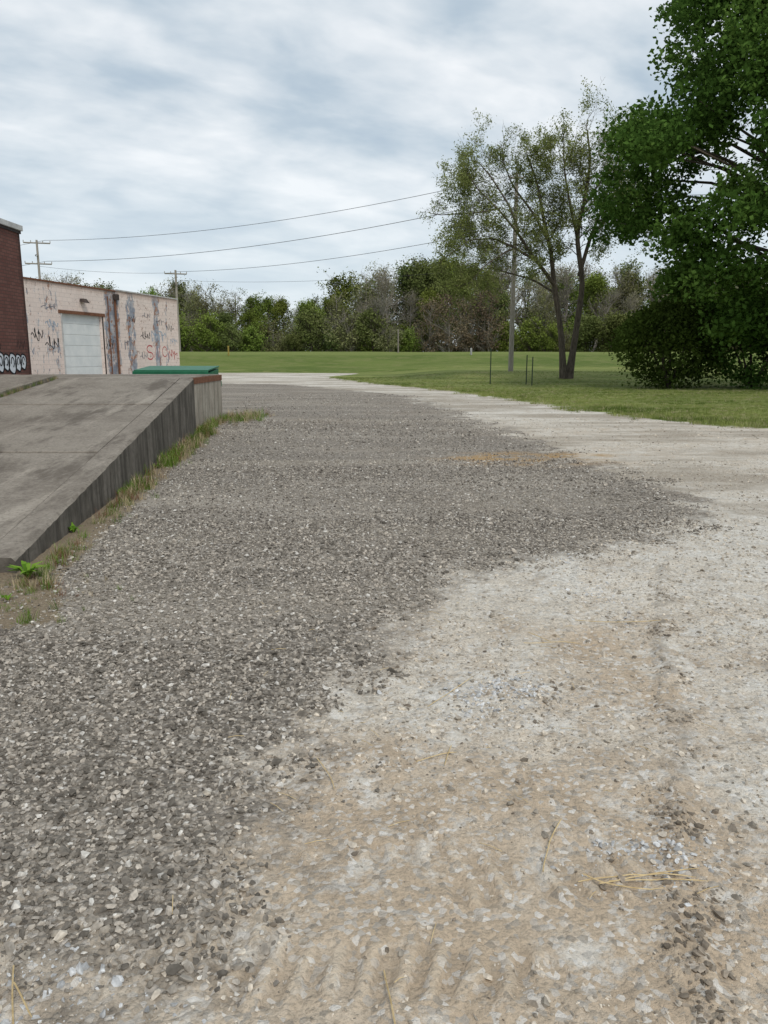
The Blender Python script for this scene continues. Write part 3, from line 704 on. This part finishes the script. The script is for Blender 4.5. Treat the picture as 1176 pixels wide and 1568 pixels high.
# ------------------------------------------------------------ trees
def grow(A,p,d,L,r,lvl,maxl,K,up,wig,ratio,rg,spread=.9):
    n=5 if lvl<maxl else 3
    pts=[p];rad=[r];q=p
    for i in range(n):
        d=unit(d+rg.normal(0,wig,3)+np.array([0,0,up[lvl]]))
        q=q+d*L/n;pts.append(q);rad.append(max(r*(1-(i+1)/n*.65),.005))
    A.tube(pts,rad,7 if r>.08 else (4 if r>.025 else 3))
    if lvl==maxl: A.leaf+=pts[1:];return
    for j in range(K[lvl]):
        t=rg.uniform(.25,1)*n;i=min(int(t),n-1);f_=t-i
        bp_=pts[i]*(1-f_)+pts[i+1]*f_;ax=unit(pts[i+1]-pts[i])
        pr=rg.normal(0,1,3);pr=unit(pr-ax*pr.dot(ax))
        grow(A,bp_,unit(ax+pr*spread),L*ratio*rg.uniform(.6,1.15),rad[i]*.55,lvl+1,maxl,K,up,wig,ratio,rg,spread)
    grow(A,pts[-1],d,L*ratio,rad[-1],lvl+1,maxl,K,up,wig,ratio,rg,spread)
rg=np.random.default_rng(5)
A=Acc()
by=53.0
limbs=[([(12.2,0,-.2),(11.85,0,3.2),(11.3,.1,6.2),(10.9,.2,8.4),(10.6,.3,10.2),(10.2,.6,12.6),(9.5,.8,14.2)],.22,.05),
 ([(11.5,.1,5.9),(10.7,-.4,7.0),(9.8,-.7,7.7),(8.65,-.9,9.4),(7.4,-1.1,10.8),(5.9,-1.3,11.8)],.14,.04),
 ([(9.8,-.7,7.7),(8.4,-1.2,8.4),(7.0,-1.6,8.9),(5.4,-2,8.7),(4.4,-2.1,8.0)],.09,.03),
 ([(10.8,.2,9.0),(9.9,.8,10.8),(8.6,1.4,12.6),(7.9,1.6,14.2)],.10,.03),
 ([(8.65,-.9,9.4),(8.0,-.2,11.2),(6.9,.2,12.9),(6.2,.2,13.8)],.08,.03),
 ([(12.5,.1,-.2),(12.95,.1,3.0),(13.0,0,6.2),(12.6,0,9.4),(13.1,-.2,11.6),(13.1,-.3,13.8),(12.9,-.3,15.6)],.24,.05),
 ([(12.9,0,6.8),(13.6,.5,9.2),(14.4,.8,11.2),(15.2,1,13.4),(15.6,1,15.2)],.14,.04),
 ([(12.7,0,9.0),(12.0,-.8,10.9),(11.4,-1.1,12.7),(11.2,-1.2,14.1)],.10,.03),
 ([(13.6,.5,9.2),(14.9,1.2,10.4),(16.2,1.6,11.4),(17.0,1.8,12.0)],.08,.03),
 ([(13.0,-.2,11.2),(14.0,-1,12.8),(14.5,-1.4,14.4)],.08,.03),
 ([(11.5,.1,5.6),(10.3,1.4,6.6),(8.9,2.4,7.2),(7.4,3,7.9)],.08,.03),
 ([(7.4,-1.1,10.8),(6.0,-.8,10.6),(4.2,-.7,10.5)],.06,.03),
 ([(8.4,-1.2,8.4),(7.4,-2.2,7.9),(6.2,-2.8,7.0),(5.6,-3,6.2)],.06,.02)]
for pts,r0,r1 in limbs:
    P0=np.array([(a,by+b_,c_) for a,b_,c_ in pts])
    P0[:,:]+=np.where(np.arange(len(P0))[:,None]>0,rg.normal(0,.08,P0.shape),0)
    tt=np.linspace(0,len(P0)-1,len(P0)*4)
    i=np.minimum(tt.astype(int),len(P0)-2);fr=(tt-i)[:,None];Q=P0[i]*(1-fr)+P0[i+1]*fr
    Q[1:-1]=(Q[:-2]+2*Q[1:-1]+Q[2:])/4
    rr=np.linspace(r0,r1,len(Q));
    if pts[0][2]<0: rr[0]*=1.5;rr[1]*=1.25;rr[2]*=1.1
    A.tube(Q,rr,8)
    z0=max(7.0,Q[0,2]+.6) if pts[-1][2]>7.5 else 0
    cnd=np.where(Q[:,2]>z0)[0]
    if len(cnd)==0: cnd=np.arange(len(Q)//3,len(Q))
    for j in range(int(12+2.2*len(P0))):
        k=rg.choice(cnd);ax=unit(Q[min(k+1,len(Q)-1)]-Q[k-1])
        pr=rg.normal(0,1,3);pr=unit(pr-ax*pr.dot(ax))
        hi=(Q[k,2]-8)/8
        grow(A,Q[k],unit(ax*.8+pr),rg.uniform(1.1,2.3),rr[k]*.28,0,2,[4,4],[.05-.10*(1-hi),-.03,-.12],.24,.54,rg)
    grow(A,Q[-1],unit(Q[-1]-Q[-3]),1.4,.035,0,2,[5,4],[.1,0,-.05],.2,.55,rg)
lp=np.array(A.leaf)
k=fbm(lp[:,0]*.6,lp[:,2]*.6+lp[:,1]*.4,3,60)
keep=rg.random(len(lp))<ss(.36,.58,k)*.85+.10;lp=lp[keep]
P3=np.repeat(lp,7,0)+rg.normal(0,.15,(len(lp)*7,3))
tone=np.clip(fbm(P3[:,0]*1.1,P3[:,2]*1.1,2,61)+rg.normal(0,.15,len(P3)),0,1)
leaves(A,P3,.135,tone,1,.5,.5,rg)
t1=empty('slender_tree');o=A.obj('trunk_limbs_and_leaves',[bark,L_olive],t1)

# dense dark tree
rg=np.random.default_rng(9)
A=Acc();bx,byy=20.5,40.0
A.tube([(bx,byy,-.3),(bx+.1,byy,2.5),(bx-.1,byy,6),(bx,byy,11),(bx+.2,byy,17)],[.75,.55,.48,.33,.15],10)
def crown_r(z,az):
    t=(z-2.5)/(23-2.5)
    prof=np.interp(t,[0,.08,.2,.3,.38,.48,.62,.8,1],[4.5,7,8.4,9.1,9.9,8.0,6.7,5.6,2.5])
    return prof*(.82+.36*vn(az*2.2+10,z*.42,71))
lob=[]
while len(lob)<330:
    z=rg.uniform(2.8,23);az=rg.uniform(0,2*math.pi);rr=float(crown_r(z,az))
    q=rg.uniform(.35,1)**.6*rr
    if math.sin(az)>.3 and rg.random()<.5: continue
    lob.append((bx+q*math.cos(az),byy+q*math.sin(az),z,rg.uniform(.7,1.5),az,q/rr))
for (x,y,z,r_,az,fr) in lob:
    if fr>.5 and rg.random()<.4:
        zb=max(3.,z-rg.uniform(1.5,4));P1=np.array([(bx,byy,zb),(bx*.5+x*.5,byy*.5+y*.5,zb*.4+z*.6+.4),(x,y,z)])
        A.tube(P1,[.12,.07,.02],5)
LP=[];LT=[]
for (x,y,z,r_,az,fr) in lob:
    ns=int(26*r_*r_)+12
    v=rg.normal(0,1,(ns,3));v/=np.linalg.norm(v,axis=1)[:,None]
    v*=(rg.uniform(.45,1.25,ns)*r_)[:,None]*np.array([1,1,.72]);v[:,2]-=.06*(v[:,0]**2+v[:,1]**2)
    c0=np.array([x,y,z])+v
    m=11
    pp=np.repeat(c0,m,0)+rg.normal(0,.20,(ns*m,3))
    LP.append(pp);LT.append(np.clip(np.repeat(rg.normal(.5+rg.normal(0,.18),.14,ns),m)+rg.normal(0,.12,ns*m),0,1))
P3=np.concatenate(LP);tone=np.concatenate(LT)
leaves(A,P3,.24,tone,1,.7,.7,rg)
t2=empty('maple_tree');A.obj('trunk_limbs_and_leaves',[bark,L_dark],t2)
def shrub(name,cx,cy,rx_,ry_,h,nl,lm,size,seed):
    rg=np.random.default_rng(seed);A=Acc()
    for i in range(9):
        a=rg.uniform(0,6.28);A.tube([(cx,cy,-.1),(cx+rx_*.4*math.cos(a),cy+ry_*.4*math.sin(a),h*.5),(cx+rx_*.8*math.cos(a),cy+ry_*.8*math.sin(a),h*.8)],[.06,.04,.01],4)
    v=rg.normal(0,1,(nl,3));v/=np.linalg.norm(v,axis=1)[:,None];v[:,2]=np.abs(v[:,2])*np.sign(rg.random(nl)-.25)
    az=np.arctan2(v[:,1],v[:,0])
    k=(.78+.42*vn(az*2.2+5,v[:,2]*3+3,seed))*rg.uniform(.7,1.05,nl)
    P3=np.stack([cx+v[:,0]*rx_*k,cy+v[:,1]*ry_*k,np.maximum(h*.5+v[:,2]*h*.52*k,.05)],1)
    P3=np.repeat(P3,9,0)+rg.normal(0,.15,(nl*9,3))
    tone=np.clip(.35*np.repeat(rg.random(nl),9)+.5*fbm(P3[:,0]*1.3,P3[:,2]*1.3,2,seed)+rg.normal(0,.1,len(P3)),0,1)
    leaves(A,P3,size,tone,1,.65,.6,rg)
    e=empty(name);A.obj('stems_and_leaves',[bark,lm],e)
shrub('shrub',14.6,40.0,2.7,2.2,4.2,1800,L_dark,.19,81)
shrub('shrub',18.6,39.5,2.8,2.4,4.6,1800,L_dark,.19,82)
shrub('shrub',22.4,40.3,3.0,2.4,4.8,1600,L_dark,.2,83)
shrub('shrub',26.5,41.0,3.2,2.6,4.2,1300,L_dark,.2,84)

# distant tree line: shared meshes, instanced at their real size
def far_tree(seed,h,crown,dens,lm,bk,size,maxl=2,K=(7,4),low=.3,nb=26,sg=.26):
    rg=np.random.default_rng(seed);A=Acc()
    P0=[np.array([0,0,-.5])];d=np.array([rg.normal(0,.06),rg.normal(0,.06),1.])
    n=7
    for i in range(n): d=unit(d+rg.normal(0,.07,3)*np.array([1,1,.2]));P0.append(P0[-1]+d*(h*.82)/n)
    rad=np.linspace(.016*h,.04,n+1);A.tube(P0,rad,6)
    for j in range(nb):
        t=rg.uniform(low,1)*n;i=min(int(t),n-1);bp_=P0[i]*(1-(t-i))+P0[i+1]*(t-i)
        a=rg.uniform(0,6.28);el=rg.uniform(.35,1.5);fr=t/n
        L=crown*(.55+.6*math.sin(math.pi*min(fr*.9+.1,1)))*rg.uniform(.6,1)
        grow(A,bp_,unit(np.array([math.cos(a),math.sin(a),el])),L*.62,rad[i]*.3+.015,1,maxl,[0,K[0]],[0,.12,.06],.2,.6,rg,.8)
    lp=np.array(A.leaf)
    if dens>0:
        m=dens;sel=lp
        P3=np.repeat(sel,m,0)+rg.normal(0,sg,(len(sel)*m,3))
        g=fbm(P3[:,0]*.8+9,P3[:,2]*.8+P3[:,1]*.6+9,3,seed)
        P3=P3[g>.38]
        tone=np.clip(fbm(P3[:,0]*.7+5,P3[:,2]*.9+5,2,seed+1)+.10*(P3[:,2]-h*.6)/h*4+rg.normal(0,.13,len(P3)),0,1)
        leaves(A,P3,size,tone,1,.65,.6,rg)
    me=A.mesh('far_tree_mesh',[bk,lm])
    me['top']=float(np.percentile(lp[:,2],98))
    return me
V_=dict(
 br=[far_tree(101,11,3.6,12,L_bright,bark,.20,nb=34),far_tree(102,10,4.0,12,L_bright,bark,.20,nb=34)],
 mi=[far_tree(103,11,3.6,11,L_mid,bark,.20,nb=34),far_tree(104,12,3.6,10,L_mid,bark_gray,.19,nb=34),far_tree(110,10,4.0,12,L_mid,bark,.20,nb=34)],
 ol=[far_tree(105,12,3.4,7,L_fol,bark_gray,.17,nb=34),far_tree(106,12,3.6,7,L_fol,bark_gray,.17,nb=34)],
 ba=[far_tree(107,13,3.4,2,L_bud,bark_gray,.13,K=(10,4),nb=34),far_tree(108,13,3.6,3,L_bud,bark_gray,.13,K=(10,4),nb=34)],
 re=[far_tree(109,7,3.4,5,L_red,bark_gray,.17,K=(11,4),low=.08)],
 un=[far_tree(111,5,3.0,14,L_mid,bark,.20,low=.03),far_tree(112,5,3.2,14,L_bright,bark,.20,low=.03),far_tree(113,5,3.0,11,L_fol,bark_gray,.19,low=.03)])
tl=empty('distant_tree_line')
rg=np.random.default_rng(17)
def top(x,y):
    b_=x/y
    return np.interp(b_,[-1.2,-.45,-.40,-.33,-.26,-.2,-.13,-.085,-.05,0,.05,.1,.2,.4,1.2],
                        [.08,.088,.100,.080,.096,.082,.072,.066,.092,.116,.124,.112,.110,.118,.115])*y+1.6-.5
cnt=0
def put(kind,x,y,h):
    global cnt
    me=V_[kind][rg.integers(0,len(V_[kind]))]
    o=bpy.data.objects.new('tree_%03d'%cnt,me);cnt+=1
    s=h/me['top'];w_=max(s,.8) if kind!='un' else s
    o.location=(x,y,float(gz(x,y))-.1);o.scale=(w_*rg.uniform(.9,1.2),w_*rg.uniform(.9,1.2),s);o.rotation_euler=(0,0,rg.uniform(0,6.28))
    link(o,tl)
for row,(yy,sp_) in enumerate(((102,4.0),(108,3.5),(115,3.3),(124,3.1))):
    x=-115.
    while x<125:
        x+=sp_*rg.uniform(.7,1.3);y=yy+rg.uniform(-2.5,2.5)
        b_=x/y
        if row==3: pr=(.05,.2,.3,.45)
        elif -.30<b_<-.22 or -.45<b_<-.38 or -.03<b_<.09: pr=(.08,.17,.3,.45)
        elif -.2<b_<-.06: pr=(.45,.32,.18,.05)
        else: pr=(.20,.24,.34,.22)
        kind=rg.choice(['br','mi','ol','ba'],p=pr)
        h=float(top(x,y))*rg.uniform(.82,1.03)*(1 if row>0 else .78)*(1.07 if kind=='ba' else 1)
        put(kind,x,y,h)
for yy in (97.5,105,113):
    x=-115.
    while x<125:
        x+=rg.uniform(1.8,3.0);y=yy+rg.uniform(-1.5,1.5)
        if .04<x/y<.14 and yy<100: put('re',x,y,rg.uniform(5.5,8.5))
        else: put('un',x,y,rg.uniform(2.8,6.0))

# ------------------------------------------------------------ world, sun, camera
w=bpy.data.worlds.new('World');sc.world=w;w.use_nodes=True;nt=w.node_tree
bg=nt.nodes['Background'];bg.inputs['Strength'].default_value=.1
sky=N(nt,'ShaderNodeTexSky',sky_type='NISHITA');sky.sun_disc=False
SEL,SAZ=R(50),R(158)
sky.sun_elevation=SEL;sky.sun_rotation=SAZ
gen=N(nt,'ShaderNodeTexCoord').outputs['Generated']
s3=N(nt,'ShaderNodeSeparateXYZ',{0:gen})
zz=MA(nt,'ADD',MA(nt,'MAXIMUM',s3.outputs[2],0.0),.22)
pv=N(nt,'ShaderNodeCombineXYZ',{0:MA(nt,'DIVIDE',s3.outputs[0],zz),1:MA(nt,'DIVIDE',s3.outputs[1],zz),2:0.0}).outputs[0]
pr_=MAPV(nt,pv,(1,1,1),(0,0,R(-28)),(3.1,1.7,0))
c1=NOISE(nt,MAPV(nt,pr_,(.95,1.3,1)),1.9,5,.48,.2)
c2=NOISE(nt,MAPV(nt,pr_,(1.1,1.5,1),loc=(1,4,0)),5.5,4,.5,.2)
c3=NOISE(nt,pv,.7,3,.5)
cl=MA(nt,'ADD',MA(nt,'MULTIPLY',c1,.55),MA(nt,'ADD',MA(nt,'MULTIPLY',c2,.22),MA(nt,'MULTIPLY',c3,.33)))
rp=N(nt,'ShaderNodeValToRGB',{'Fac':MR(nt,cl,.42,.67,0,1,False)});el=rp.color_ramp.elements
el[0].position=0;el[0].color=(.38,.48,.585,1);el[1].position=1;el[1].color=(.91,.93,.95,1)
q=el.new(.28);q.color=(.49,.58,.66,1);q=el.new(.6);q.color=(.68,.74,.79,1)
hz=MR(nt,s3.outputs[2],0,.32,.8,0)
cc=MIX(nt,hz,rp.outputs[0],(.74,.82,.87))
cs=N(nt,'ShaderNodeVectorMath',{0:cc,1:(10.9,10.9,10.9)},operation='MULTIPLY').outputs[0]
fin=MIX(nt,.93,sky.outputs[0],cs)
nt.links.new(fin,bg.inputs['Color'])
sl=bpy.data.lights.new('sun','SUN');sl.energy=1.5;sl.angle=R(10);sl.color=(1,.93,.83)
so=link(bpy.data.objects.new('sun',sl))
dv=Vector((math.sin(SAZ)*math.cos(SEL),math.cos(SAZ)*math.cos(SEL),math.sin(SEL)))
so.rotation_euler=dv.to_track_quat('Z','Y').to_euler();so.location=dv*50
cd=bpy.data.cameras.new('camera');cd.sensor_fit='VERTICAL';cd.sensor_height=24;cd.lens=12/math.tan(R(33.6));cd.clip_end=3000;cd.clip_start=.05
co=link(bpy.data.objects.new('camera',cd));co.location=(0,0,1.6);co.rotation_euler=(R(90-11.45),0,0)
sc.camera=co
